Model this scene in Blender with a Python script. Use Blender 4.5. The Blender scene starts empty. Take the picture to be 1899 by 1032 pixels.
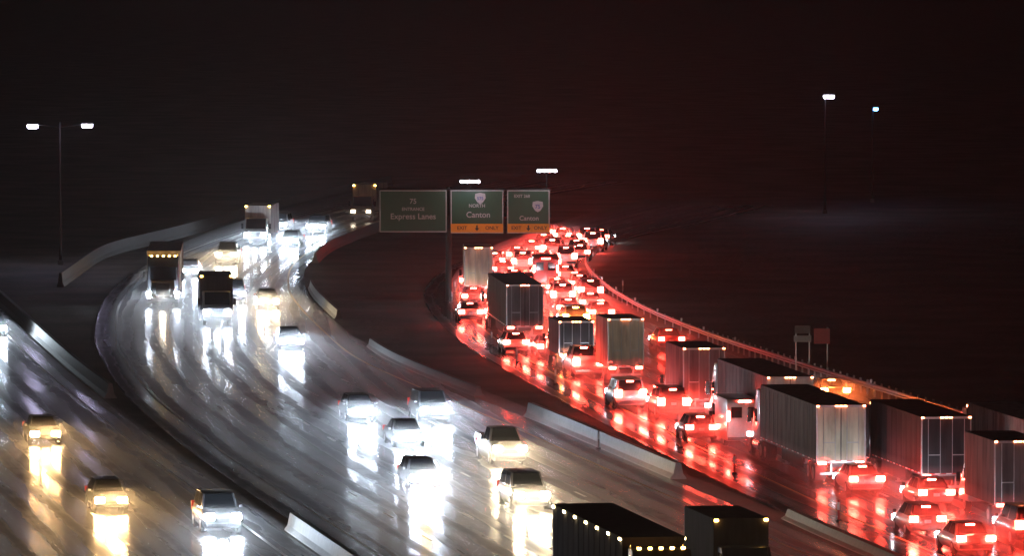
import bpy, bmesh, math, random
from mathutils import Vector, Matrix
random.seed(7)
S = bpy.context.scene
COL = S.collection
R = math.radians

# ---------------------------------------------------------------- camera, light, exposure
H = 28.4            # height of the camera mast above the road, metres
FPX = 12000.0       # focal length in pixels of the 1899 px wide photograph
PITCH = math.atan(636 / FPX)
cam_d = bpy.data.cameras.new("camera")
cam_d.sensor_width = 36.0
cam_d.lens = FPX / 1899.0 * 36.0
cam_d.clip_start = 1.0
cam_d.clip_end = 6000.0
cam = bpy.data.objects.new("camera", cam_d)
COL.objects.link(cam)
cam.location = (0, 0, H)
cam.rotation_euler = (R(90) - PITCH, 0, 0)
S.camera = cam

W = bpy.data.worlds.new("World")
S.world = W
W.use_nodes = True
bg = W.node_tree.nodes["Background"]
bg.inputs[0].default_value = (0.0024, 0.0032, 0.0040, 1)   # overcast night sky over a lit city
bg.inputs[1].default_value = 0.8

S.view_settings.view_transform = 'Standard'
S.view_settings.look = 'None'
S.view_settings.gamma = 1
S.view_settings.exposure = 0
c = S.cycles
c.use_denoising = True
c.max_bounces = 4
c.diffuse_bounces = 1
c.glossy_bounces = 2
c.transmission_bounces = 2
c.volume_bounces = 0
c.sample_clamp_indirect = 6
c.sample_clamp_direct = 0
c.caustics_reflective = False
c.caustics_refractive = False
c.use_light_tree = True

HAZE = 0.0001
GLOW_DENSITY = 0.024  # density of the low mist added for lamp glow
HAZE_G = 0.72
HEAD = 520.0      # radiance of a headlamp lens
BEAM = 230.0
TAIL = 340.0

# ---------------------------------------------------------------- camera geometry -> ground
def ground(x, y, z=0.0):
    """photo pixel -> world point on the horizontal plane at height z"""
    u = (x - 949.5) / FPX; v = -(y - 516.0) / FPX
    cp, sp = math.cos(PITCH), math.sin(PITCH)
    d = Vector((u, cp + v * sp, -sp + v * cp))
    t = (z - H) / d.z
    return Vector((d.x * t, d.y * t, z))

def interp(pts):
    """X as a smooth function of Y through (X, Y) points"""
    pts = sorted(pts, key=lambda p: p[1])
    def lin(Y):
        if Y <= pts[0][1]: a, b = pts[0], pts[1]
        elif Y >= pts[-1][1]: a, b = pts[-2], pts[-1]
        else:
            for a, b in zip(pts, pts[1:]):
                if a[1] <= Y <= b[1]: break
        t = (Y - a[1]) / (b[1] - a[1])
        return a[0] + (b[0] - a[0]) * t
    def f(Y):
        s = w = 0
        for k in range(-8, 9):
            g = math.exp(-(k / 4.0) ** 2)
            s += g * lin(Y + k * 3.0); w += g
        return s / w
    return f

ON_R = interp([(33, 200), (15, 300), (8.3, 337), (1.9, 375), (-3, 401), (-8.9, 434), (-13.4, 480), (-16.2, 512), (-17.7, 550), (-17, 583), (-13, 625), (-6.5, 662), (2, 700), (14, 745)])
ON_L = interp([(9, 200), (-9.2, 307), (-17.2, 355), (-23.6, 400), (-28.6, 450), (-31, 494), (-31.6, 530), (-30.4, 575), (-27.6, 610), (-22.5, 655), (-15, 700), (-4, 745)])
RE_L = interp([(35, 200), (16.5, 310), (11.6, 345), (9.2, 362), (2.8, 413), (-0.9, 445), (-4.0, 485), (-5.0, 512), (-4.4, 535), (-2.6, 560), (.6, 585), (4, 609), (9, 640), (17, 680)])
RE_R = interp([(56, 200), (38.5, 300), (30, 350), (20.4, 405), (13.2, 449), (9.4, 480), (7.0, 510), (5.6, 545), (6.0, 566), (8.4, 590), (12.5, 612), (20, 640), (28, 680)])
RAMP_R = interp([(7, 200), (-10.6, 307), (-18.6, 355), (-28.8, 421), (-40.6, 505), (-50, 560)])
RAMP_L = interp([(-10, 200), (-27, 300), (-36, 355), (-46, 421), (-58, 505), (-67, 560)])
WALL_L = interp([(-36.5, 520), (-36.2, 573), (-31.8, 603), (-25, 662), (-18.4, 707), (-13, 740)])

def heading(fa, fb, x, y):
    a, b = fa(y), fb(y)
    t = min(1, max(0, (x - a) / (b - a)))
    e = 2.0
    dx = ((1 - t) * (fa(y + e) - fa(y - e)) + t * (fb(y + e) - fb(y - e))) / (2 * e)
    return Vector((dx, 1, 0)).normalized()

# ---------------------------------------------------------------- materials
MATS = {}
def mat(name, col, rough=0.5, metal=0.0, emit=None, power=0, coat=0, bump=0, bscale=8, spec=.5):
    if name in MATS: return MATS[name]
    m = bpy.data.materials.new(name); m.use_nodes = True
    nt = m.node_tree; b = nt.nodes["Principled BSDF"]
    b.inputs["Base Color"].default_value = (*col, 1)
    b.inputs["Roughness"].default_value = rough
    b.inputs["Metallic"].default_value = metal
    b.inputs["Specular IOR Level"].default_value = spec
    if coat: b.inputs["Coat Weight"].default_value = coat; b.inputs["Coat Roughness"].default_value = .08
    if emit:
        b.inputs["Emission Color"].default_value = (*emit, 1)
        b.inputs["Emission Strength"].default_value = power
    tc = nt.nodes.new("ShaderNodeTexCoord")
    n = nt.nodes.new("ShaderNodeTexNoise"); n.inputs["Scale"].default_value = bscale; n.inputs["Detail"].default_value = 5
    nt.links.new(tc.outputs["Object"], n.inputs["Vector"])
    if not emit:
        mx = nt.nodes.new("ShaderNodeMix"); mx.data_type = 'RGBA'
        mx.inputs[6].default_value = (*[v * .72 for v in col], 1); mx.inputs[7].default_value = (*[min(1, v * 1.15) for v in col], 1)
        nt.links.new(n.outputs["Fac"], mx.inputs[0]); nt.links.new(mx.outputs[2], b.inputs["Base Color"])
        if bump:
            bp = nt.nodes.new("ShaderNodeBump"); bp.inputs["Strength"].default_value = bump; bp.inputs["Distance"].default_value = .03
            nt.links.new(n.outputs["Fac"], bp.inputs["Height"]); nt.links.new(bp.outputs[0], b.inputs["Normal"])
    MATS[name] = m
    return m

def road_mat(name, base=.018, wet=.5, sp=.5):
    """wet asphalt: u runs across the carriageway in metres, v along it; wheel tracks hold water"""
    m = bpy.data.materials.new(name); m.use_nodes = True
    nt = m.node_tree; N = nt.nodes; L = nt.links; b = N["Principled BSDF"]
    uv = N.new("ShaderNodeUVMap"); uv.uv_map = "UVMap"
    mp = N.new("ShaderNodeMapping"); mp.inputs["Scale"].default_value = (1.15, .035, 1); L.new(uv.outputs[0], mp.inputs[0])
    n1 = N.new("ShaderNodeTexNoise"); n1.inputs["Scale"].default_value = 1.0; n1.inputs["Detail"].default_value = 4; n1.inputs["Roughness"].default_value = .6
    L.new(mp.outputs[0], n1.inputs["Vector"])
    mp2 = N.new("ShaderNodeMapping"); mp2.inputs["Scale"].default_value = (1, .45, 1); L.new(uv.outputs[0], mp2.inputs[0])
    n2 = N.new("ShaderNodeTexNoise"); n2.inputs["Scale"].default_value = .7; n2.inputs["Detail"].default_value = 7
    L.new(mp2.outputs[0], n2.inputs["Vector"])
    sep = N.new("ShaderNodeSeparateXYZ"); L.new(uv.outputs[0], sep.inputs[0])
    mu = N.new("ShaderNodeMath"); mu.operation = 'MULTIPLY'; mu.inputs[1].default_value = 2 * math.pi / 1.8; L.new(sep.outputs[0], mu.inputs[0])
    si = N.new("ShaderNodeMath"); si.operation = 'SINE'; L.new(mu.outputs[0], si.inputs[0])
    ms = N.new("ShaderNodeMath"); ms.operation = 'MULTIPLY_ADD'; ms.inputs[1].default_value = .20; L.new(si.outputs[0], ms.inputs[0]); L.new(n1.outputs["Fac"], ms.inputs[2])
    ad = N.new("ShaderNodeMath"); ad.operation = 'MULTIPLY_ADD'; ad.inputs[1].default_value = .35; L.new(n2.outputs["Fac"], ad.inputs[0]); L.new(ms.outputs[0], ad.inputs[2])
    rr = N.new("ShaderNodeMapRange"); rr.inputs[1].default_value = .42; rr.inputs[2].default_value = .95; rr.inputs[3].default_value = .15; rr.inputs[4].default_value = .36
    L.new(ad.outputs[0], rr.inputs[0]); L.new(rr.outputs[0], b.inputs["Roughness"])
    cr = N.new("ShaderNodeMapRange"); cr.inputs[1].default_value = .4; cr.inputs[2].default_value = 1.0; cr.inputs[3].default_value = base * .6; cr.inputs[4].default_value = base * 1.5
    L.new(ad.outputs[0], cr.inputs[0])
    cc = N.new("ShaderNodeCombineColor"); 
    for i in range(3): L.new(cr.outputs[0], cc.inputs[i])
    L.new(cc.outputs[0], b.inputs["Base Color"])
    n3 = N.new("ShaderNodeTexNoise"); n3.inputs["Scale"].default_value = 3.0; n3.inputs["Detail"].default_value = 6; L.new(uv.outputs[0], n3.inputs["Vector"])
    bp = N.new("ShaderNodeBump"); bp.inputs["Strength"].default_value = wet; bp.inputs["Distance"].default_value = .012
    L.new(n3.outputs["Fac"], bp.inputs["Height"]); L.new(bp.outputs[0], b.inputs["Normal"])
    sr = N.new("ShaderNodeMapRange"); sr.inputs[1].default_value = .5; sr.inputs[2].default_value = .86; sr.inputs[3].default_value = sp; sr.inputs[4].default_value = sp * .08
    L.new(ad.outputs[0], sr.inputs[0]); L.new(sr.outputs[0], b.inputs["Specular IOR Level"])
    return m

def ground_mat():
    m = bpy.data.materials.new("wet_grass"); m.use_nodes = True
    nt = m.node_tree; N = nt.nodes; L = nt.links; b = N["Principled BSDF"]
    tc = N.new("ShaderNodeTexCoord")
    n = N.new("ShaderNodeTexNoise"); n.inputs["Scale"].default_value = .15; n.inputs["Detail"].default_value = 9; L.new(tc.outputs["Object"], n.inputs["Vector"])
    r = N.new("ShaderNodeValToRGB"); e = r.color_ramp.elements
    e[0].position = .35; e[0].color = (.05, .05, .037, 1); e[1].position = .68; e[1].color = (.15, .135, .105, 1)
    L.new(n.outputs["Fac"], r.inputs[0]); L.new(r.outputs[0], b.inputs["Base Color"])
    n2 = N.new("ShaderNodeTexNoise"); n2.inputs["Scale"].default_value = 1.6; n2.inputs["Detail"].default_value = 8; L.new(tc.outputs["Object"], n2.inputs["Vector"])
    bp = N.new("ShaderNodeBump"); bp.inputs["Strength"].default_value = .9; bp.inputs["Distance"].default_value = .15
    L.new(n2.outputs["Fac"], bp.inputs["Height"]); L.new(bp.outputs[0], b.inputs["Normal"])
    b.inputs["Roughness"].default_value = .75
    return m

def trailer_mat(name, col, rough=.35):
    """painted aluminium sheet with grime washed down it"""
    m = bpy.data.materials.new(name); m.use_nodes = True
    nt = m.node_tree; N = nt.nodes; L = nt.links; b = N["Principled BSDF"]
    tc = N.new("ShaderNodeTexCoord"); mp = N.new("ShaderNodeMapping"); mp.inputs["Scale"].default_value = (1.5, 1.5, .25); L.new(tc.outputs["Object"], mp.inputs[0])
    n = N.new("ShaderNodeTexNoise"); n.inputs["Scale"].default_value = 1.6; n.inputs["Detail"].default_value = 7; L.new(mp.outputs[0], n.inputs["Vector"])
    r = N.new("ShaderNodeValToRGB"); e = r.color_ramp.elements
    e[0].position = .3; e[0].color = (*[v * .5 for v in col], 1); e[1].position = .62; e[1].color = (*col, 1)
    L.new(n.outputs["Fac"], r.inputs[0]); L.new(r.outputs[0], b.inputs["Base Color"])
    b.inputs["Roughness"].default_value = rough
    b.inputs["Specular IOR Level"].default_value = .15
    return m

PAINT = {k: mat("paint_" + k, v, .3, .3, coat=.6) for k, v in dict(
    white=(.62, .62, .6), silver=(.35, .36, .38), grey=(.12, .12, .13), black=(.018, .018, .02), red=(.35, .025, .02),
    blue=(.03, .06, .2), tan=(.4, .32, .22), maroon=(.14, .02, .02)).items()}
GLASS = mat("tinted_glass", (.012, .014, .016), .06, 0, spec=.8)
RUBBER = mat("tyre_rubber", (.02, .02, .02), .8)
RIM = mat("alloy_rim", (.5, .5, .5), .3, .9)
CHROME = mat("chrome", (.7, .7, .7), .18, 1)
BLACKP = mat("black_plastic", (.02, .02, .02), .6)
STEEL = mat("galvanised_steel", (.42, .43, .44), .42, .7, bump=.2)
WALLC = mat("dark_concrete", (.07, .068, .062), .8, bump=.4, bscale=2)  # concrete with a darker base colour, for the far left wall
DARKST = mat("dark_steel", (.022, .021, .02), .55, .5)  # steel with a dark base colour, for gantry and lamp poles
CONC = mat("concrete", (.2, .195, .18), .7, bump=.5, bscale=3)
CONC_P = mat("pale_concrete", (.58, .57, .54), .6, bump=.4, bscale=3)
PLATE = mat("licence_plate", (.7, .7, .7), .5)
T_WHITE = trailer_mat("trailer_white", (.5, .48, .45), .7)
T_GREY = trailer_mat("trailer_grey", (.17, .15, .15), .8)
T_CREAM = trailer_mat("trailer_cream", (.62, .56, .43), .7)
T_DARK = trailer_mat("trailer_dark", (.05, .045, .05), .75)
T_PURPLE = trailer_mat("trailer_slate", (.035, .03, .04), .8)
SIGNG = mat("sign_green", (.010, .055, .024), .45)
SIGNY = mat("sign_yellow", (.62, .24, .008), .45)
SIGNW = mat("sign_white", (.34, .34, .32), .45)
SIGNR = mat("sign_red", (.55, .02, .015), .45)
SIGNK = mat("sign_black", (.01, .01, .01), .5)
SIGNB = mat("sign_blue", (.02, .05, .22), .45)
H_COOL = mat("headlamp_cool", (.8, .8, .8), .2, emit=(.72, .84, 1.0), power=HEAD)
H_WARM = mat("headlamp_warm", (.8, .8, .8), .2, emit=(1.0, .76, .46), power=HEAD)
H_AMB = mat("headlamp_amber", (.8, .8, .8), .2, emit=(1.0, .58, .24), power=HEAD * .8)
H_LOW = mat("headlamp_low", (.8, .8, .8), .2, emit=(1.0, .80, .6), power=20)
H_OFF = mat("headlamp_away", (.8, .8, .8), .2, emit=(.85, .9, 1), power=60)
T_ON = mat("brake_lamp", (.4, .02, .02), .3, emit=(1.0, .055, .034), power=TAIL)
T_ORG = mat("tail_lamp_orange", (.5, .1, .02), .3, emit=(1.0, .17, .035), power=TAIL)
T_SOFT = mat("tail_lamp_dim", (.4, .02, .02), .3, emit=(1.0, .045, .028), power=TAIL * .35)
T_OFF = mat("tail_lamp_hidden", (.35, .02, .02), .3, emit=(1.0, .05, .02), power=.4)
AMB = mat("marker_amber", (.6, .3, .05), .3, emit=(1.0, .50, .10), power=70)
AMBS = mat("marker_amber_side", (.6, .3, .05), .3, emit=(1.0, .78, .34), power=38)
REDM = mat("marker_red", (.5, .05, .02), .3, emit=(1.0, .22, .08), power=60)
REFLW = mat("reflective_white", (.85, .85, .82), .3)
REFLR = mat("reflective_red", (.8, .08, .06), .3)
LEDS = mat("led_sign_light", (.8, .8, .8), .3, emit=(.85, .82, 1.0), power=60)
LED = mat("led_luminaire", (.8, .8, .8), .3, emit=(.72, .68, 1.0), power=130)
LEDB = mat("led_blue", (.4, .6, .9), .3, emit=(.12, .38, 1.0), power=60)

# ---------------------------------------------------------------- mesh helpers
class MB:
    def __init__(self): self.bm = bmesh.new(); self.mats = []
    def _mi(self, m):
        if m is None: return 0
        if m not in self.mats: self.mats.append(m)
        return self.mats.index(m)
    def faces(self, vs, fs, m=None, bevel=0):
        mi = self._mi(m)
        V = [self.bm.verts.new(v) for v in vs]
        F = [self.bm.faces.new([V[i] for i in f]) for f in fs]
        for f in F: f.material_index = mi
        if bevel:
            E = list({e for f in F for e in f.edges})
            bmesh.ops.bevel(self.bm, geom=E, offset=bevel, segments=2, affect='EDGES', profile=.6, material=mi if self.mats else -1)
        return self
    def box(self, c, s, m=None, bevel=0, taper=(1, 1)):
        x, y, z = c; a, b, h = s[0] / 2, s[1] / 2, s[2] / 2
        tx, ty = taper
        vs = [(x - a, y - b, z - h), (x + a, y - b, z - h), (x + a, y + b, z - h), (x - a, y + b, z - h),
              (x - a * tx, y - b * ty, z + h), (x + a * tx, y - b * ty, z + h), (x + a * tx, y + b * ty, z + h), (x - a * tx, y + b * ty, z + h)]
        return self.faces(vs, [(0, 3, 2, 1), (4, 5, 6, 7), (0, 1, 5, 4), (1, 2, 6, 5), (2, 3, 7, 6), (3, 0, 4, 7)], m, bevel)
    def prism(self, prof, x0, x1, m=None, bevel=0, axis='x'):
        n = len(prof)
        if axis == 'x': vs = [(x0, p[0], p[1]) for p in prof] + [(x1, p[0], p[1]) for p in prof]
        else: vs = [(p[0], x0, p[1]) for p in prof] + [(p[0], x1, p[1]) for p in prof]
        fs = [tuple(range(n)), tuple(range(2 * n - 1, n - 1, -1))] + [(i, i + n, (i + 1) % n + n, (i + 1) % n) for i in range(n)]
        return self.faces(vs, fs, m, bevel)
    def loft(self, rings, m=None):
        n = len(rings[0]); vs = [p for r in rings for p in r]; fs = []
        for k in range(len(rings) - 1):
            for i in range(n):
                j = (i + 1) % n
                fs.append((k * n + i, k * n + j, (k + 1) * n + j, (k + 1) * n + i))
        fs.append(tuple(range(n - 1, -1, -1))); fs.append(tuple(range((len(rings) - 1) * n, len(rings) * n)))
        return self.faces(vs, fs, m)
    def tube(self, a, b, r, m=None, n=10, r2=None):
        a, b = Vector(a), Vector(b); d = (b - a).normalized(); r2 = r if r2 is None else r2
        u = d.orthogonal().normalized(); w = d.cross(u)
        ra = [tuple(a + (u * math.cos(2 * math.pi * i / n) + w * math.sin(2 * math.pi * i / n)) * r) for i in range(n)]
        rb = [tuple(b + (u * math.cos(2 * math.pi * i / n) + w * math.sin(2 * math.pi * i / n)) * r2) for i in range(n)]
        return self.loft([ra, rb], m)
    def build(self, name, m, parent=None, smooth=False, loc=(0, 0, 0)):
        bmesh.ops.recalc_face_normals(self.bm, faces=self.bm.faces)
        me = bpy.data.meshes.new(name); self.bm.to_mesh(me); self.bm.free()
        for mm in (self.mats or [m]): me.materials.append(mm)
        if smooth:
            for p in me.polygons: p.use_smooth = True
            try: me.set_sharp_from_angle(angle=R(38))
            except Exception: pass
        o = bpy.data.objects.new(name, me); COL.objects.link(o); o.location = loc
        if parent: o.parent = parent
        return o

def tag(o, label=None, cat=None, group=None, kind=None):
    if label: o["label"] = label
    if cat: o["category"] = cat
    if group: o["group"] = group
    if kind: o["kind"] = kind
    return o
def empty(name, loc=(0, 0, 0), rz=0):
    o = bpy.data.objects.new(name, None); COL.objects.link(o); o.location = loc; o.rotation_euler = (0, 0, rz); o.empty_display_size = .5
    return o
def kids(o): return [x for x in bpy.data.objects if x.parent == o]
PT = {}
def remember(root):
    def rec(o): return (o, [rec(k) for k in kids(o)])
    PT[root.as_pointer()] = rec(root)
def copy_tree(root):
    def cp(node, par):
        o, ch = node
        n = o.copy(); COL.objects.link(n)
        if par: n.parent = par
        for k in ch: cp(k, n)
        return n
    return cp(PT[root.as_pointer()], None)

def text_mesh(name, s, size, m, parent, loc, rot=(R(90), 0, 0), align='CENTER'):
    cu = bpy.data.curves.new(name, 'FONT'); cu.body = s; cu.size = size; cu.align_x = align; cu.align_y = 'CENTER'; cu.extrude = .008; cu.offset = .006
    t = bpy.data.objects.new(name + "_tmp", cu); COL.objects.link(t)
    dg = bpy.context.evaluated_depsgraph_get()
    me = bpy.data.meshes.new_from_object(t.evaluated_get(dg))
    bpy.data.objects.remove(t); bpy.data.curves.remove(cu)
    me.materials.clear(); me.materials.append(m)
    o = bpy.data.objects.new(name, me); COL.objects.link(o); o.location = loc; o.rotation_euler = rot; o.parent = parent
    return o

# ---------------------------------------------------------------- the setting
gm = MB(); gm.faces([(-900, -40, 0), (900, -40, 0), (900, 3100, 0), (-900, 3100, 0)], [(0, 1, 2, 3)])
tag(gm.build("ground", ground_mat()), kind="structure")

def strip(name, fa, fb, y0, y1, z, m, step=4.0, cols=6, parent=None):
    me = bpy.data.meshes.new(name); vs = []; uv = []; fs = []
    rows = int((y1 - y0) / step) + 1; v = 0; last = None
    for r in range(rows + 1):
        y = y0 + (y1 - y0) * r / rows
        a, b = fa(y), fb(y)
        if last is not None: v += math.hypot((a + b) / 2 - last[0], y - last[1])
        last = ((a + b) / 2, y)
        for k in range(cols + 1):
            vs.append((a + (b - a) * k / cols, y, z)); uv.append(((b - a) * k / cols, v))
    for r in range(rows):
        for k in range(cols):
            i = r * (cols + 1) + k; fs.append((i, i + 1, i + cols + 2, i + cols + 1))
    me.from_pydata(vs, [], fs)
    ul = me.uv_layers.new(name="UVMap")
    for l in me.loops: ul.data[l.index].uv = uv[l.vertex_index]
    me.materials.append(m)
    o = bpy.data.objects.new(name, me); COL.objects.link(o)
    if parent: o.parent = parent
    return o
sh = lambda f, d: (lambda y: f(y) + d)
ROAD = road_mat("wet_asphalt", .013, sp=.27)
ROAD_N = road_mat("northbound_asphalt", .034, .7, .22)  # lighter base and lower specular than the other carriageways
tag(strip("southbound_road", sh(ON_L, -.6), sh(ON_R, -.1), 200, 745, .030, ROAD), kind="structure")
tag(strip("northbound_road", sh(RE_L, -2.2), sh(RE_R, -.2), 200, 680, .034, ROAD_N), kind="structure")
tag(strip("ramp_road", RAMP_L, sh(RAMP_R, -.3), 200, 560, .026, ROAD), kind="structure")

PAINTW = mat("road_paint_white", (.62, .62, .58), .4, bump=.2)
PAINTY = mat("road_paint_yellow", (.55, .36, .05), .4, bump=.2)
def line(name, fa, fb, t, y0, y1, z, m, dash=None, w=.16):
    me = MB()
    y = y0
    f = lambda Y: fa(Y) + (fb(Y) - fa(Y)) * t
    while y < y1:
        e = y + (dash[0] if dash else 6)
        a, b = f(y), f(min(e, y1))
        me.faces([(a - w / 2, y, z), (a + w / 2, y, z), (b + w / 2, e, z), (b - w / 2, e, z)], [(0, 1, 2, 3)])
        y = e + (dash[1] if dash else 0)
    return tag(me.build(name, m), kind="structure")
for t in (.2, .37, .54, .71): line("lane_marking", ON_L, ON_R, t, 230, 700, .035, PAINTW, (3, 9))
line("edge_marking", ON_L, ON_R, .05, 230, 730, .035, PAINTW)
line("edge_marking", ON_L, ON_R, .90, 230, 730, .035, PAINTY)
for t in (.24, .46, .68): line("lane_marking", RE_L, RE_R, t, 230, 660, .039, PAINTW, (3, 9))
line("edge_marking", RE_L, RE_R, .03, 230, 660, .039, PAINTY)
line("edge_marking", RE_L, RE_R, .9, 230, 660, .039, PAINTW)
line("edge_marking", RAMP_L, RAMP_R, .9, 230, 540, .031, PAINTW)
line("lane_marking", RAMP_L, RAMP_R, .52, 230, 540, .031, PAINTW, (3, 9))

def barrier(name, f, y0, y1, h, label, m, z=0, wide=.3, cat="barrier"):
    """cast concrete safety-shape barrier following the road"""
    prof = [(-wide, 0), (-wide, .08 * h), (-wide * .62, .32 * h), (-wide * .34, h), (wide * .34, h), (wide * .62, .32 * h), (wide, .08 * h), (wide, 0)]
    mb = MB(); rings = []; n = max(2, int((y1 - y0) / 3))
    for i in range(n + 1):
        y = y0 + (y1 - y0) * i / n; x = f(y); dx = (f(y + 1) - f(y - 1)) / 2
        t = Vector((dx, 1, 0)).normalized(); p = Vector((t.y, -t.x, 0))
        rings.append([tuple(Vector((x, y, z + q[1])) + p * q[0]) for q in prof])
    mb.loft(rings)
    o = mb.build(name, m)
    return tag(o, label, cat)
G = ground
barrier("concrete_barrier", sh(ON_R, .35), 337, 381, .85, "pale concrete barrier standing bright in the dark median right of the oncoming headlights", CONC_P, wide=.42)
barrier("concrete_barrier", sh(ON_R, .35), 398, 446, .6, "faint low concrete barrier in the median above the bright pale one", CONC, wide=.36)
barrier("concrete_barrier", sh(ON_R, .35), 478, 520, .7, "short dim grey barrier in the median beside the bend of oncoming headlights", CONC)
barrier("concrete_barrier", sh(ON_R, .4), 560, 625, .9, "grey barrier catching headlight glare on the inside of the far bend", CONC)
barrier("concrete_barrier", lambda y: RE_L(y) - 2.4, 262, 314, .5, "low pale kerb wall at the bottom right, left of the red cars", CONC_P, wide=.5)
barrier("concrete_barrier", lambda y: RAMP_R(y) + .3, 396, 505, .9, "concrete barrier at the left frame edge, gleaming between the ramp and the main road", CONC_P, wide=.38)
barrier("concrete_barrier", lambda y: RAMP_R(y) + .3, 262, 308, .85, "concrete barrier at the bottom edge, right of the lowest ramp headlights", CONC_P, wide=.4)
barrier("retaining_wall", WALL_L, 522, 735, 1.15, "low outer wall curving along the far left side of the road", WALLC, cat="wall")

# guardrail on the right of the red traffic
def guardrail():
    f = sh(RE_R, .5)
    root = empty("guardrail", (f(440), 440, 0)); org = Vector((f(440), 440, 0))
    tag(root, "long steel guardrail with close bright posts curving along the right side of the red traffic", "guardrail")
    prof = [(0, .46), (.05, .50), (.05, .56), (0, .61), (0, .65), (.05, .70), (.05, .76), (0, .80), (-.03, .80), (-.03, .46)]
    rings = []
    y = 330
    while y <= 600:
        x = f(y); dx = (f(y + 1) - f(y - 1)) / 2; t = Vector((dx, 1, 0)).normalized(); p = Vector((-t.y, t.x, 0))
        rings.append([tuple(Vector((x, y, q[1])) + p * q[0] * 1.4 - org) for q in prof]); y += 2.5
    MB().loft(rings).build("rail", STEEL, root)
    y = 346; n = 0
    while y < 592 and n < 98:
        x = f(y); q = Vector((x, y, 0)) - org
        near = y < 450
        MB().box((q.x + .06, q.y, .47), (.12 if near else .1, .15, .94 if near else .78), bevel=.01).build("post", SIGNW if near else STEEL, root)
        n += 1; y += 1.9 if near else 4.0
    for y in [398, 420, 440, 452, 462, 474, 488, 503, 518, 530, 543, 556, 566, 576]:
        q = Vector((f(y), y, 0)) - org
        MB().box((q.x, q.y, .93), (.14, .05, .22), bevel=.02).build("reflector", REFLW, root)
guardrail()

def delineator(px, py, label, h=1.0, red=False):
    p = ground(px, py)
    root = empty("delineator_post", (p.x, p.y, 0.034)); tag(root, label, "delineator", "flexible delineator posts along the median shoulder")
    MB().tube((0, 0, 0), (0, 0, .05), .16, n=14, r2=.13).build("base", BLACKP, root)
    MB().tube((0, 0, .05), (0, 0, h), .055, n=10, r2=.05).build("post", SIGNR if red else SIGNW, root)
    MB().tube((0, 0, h * .52), (0, 0, h * .9), .062, n=12).build("reflective_band", REFLW, root)
for px, py, lb in [(912, 642, "slim white post below the small orange light under the big dark semi trailer"),
                   (958, 674, "slim white post second along the shoulder from the big dark semi trailer"),
                   (1030, 714, "slim white post left of the white pickup glare, third along the shoulder"),
                   (1110, 834, "thin faint post standing just above the bright pale median barrier"),
                   (1262, 832, "thin pale post below the hatchback beside the panel van"),
                   (1362, 880, "white and red post standing alone right of the pale median barrier end"),
                   (1555, 968, "post standing at the tip of the low pale kerb wall at bottom right"),
                   (838, 564, "lowest of the three small posts left of the far red traffic"),
                   (844, 545, "middle one of the three small posts left of the far red traffic"),
                   (852, 528, "uppermost of the three small posts left of the far red traffic"),
                   (1155, 543, "lone pale post standing outside the guardrail bend")]:
    delineator(px, py, lb, red=(px in (1362, 1555)))

# roadside signs beyond the guardrail
def roadside_sign(px, label, panels, posts, cat="sign"):
    p = ground(px, 693)
    root = empty("roadside_sign", (p.x, p.y, 0)); tag(root, label, cat)
    for x in posts: MB().box((x, .06, 1.5), (.09, .09, 3.0), bevel=.01).build("post", STEEL, root)
    for (x, z, w, h, m, nm) in panels: MB().box((x, 0, z), (w, .03, h), bevel=.008).build(nm, m, root)
roadside_sign(1488, "small grey sign with a white lower strip beyond the guardrail, left of the red sign", [(0, 2.85, 1.0, .5, CONC, "upper_panel"), (0, 2.25, 1.15, .42, SIGNW, "lower_panel")], (-.42, .45))
roadside_sign(1524, "small red sign on pale posts beyond the guardrail", [(0, 2.42, 1.05, 1.0, SIGNR, "panel")], (.36,))

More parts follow.
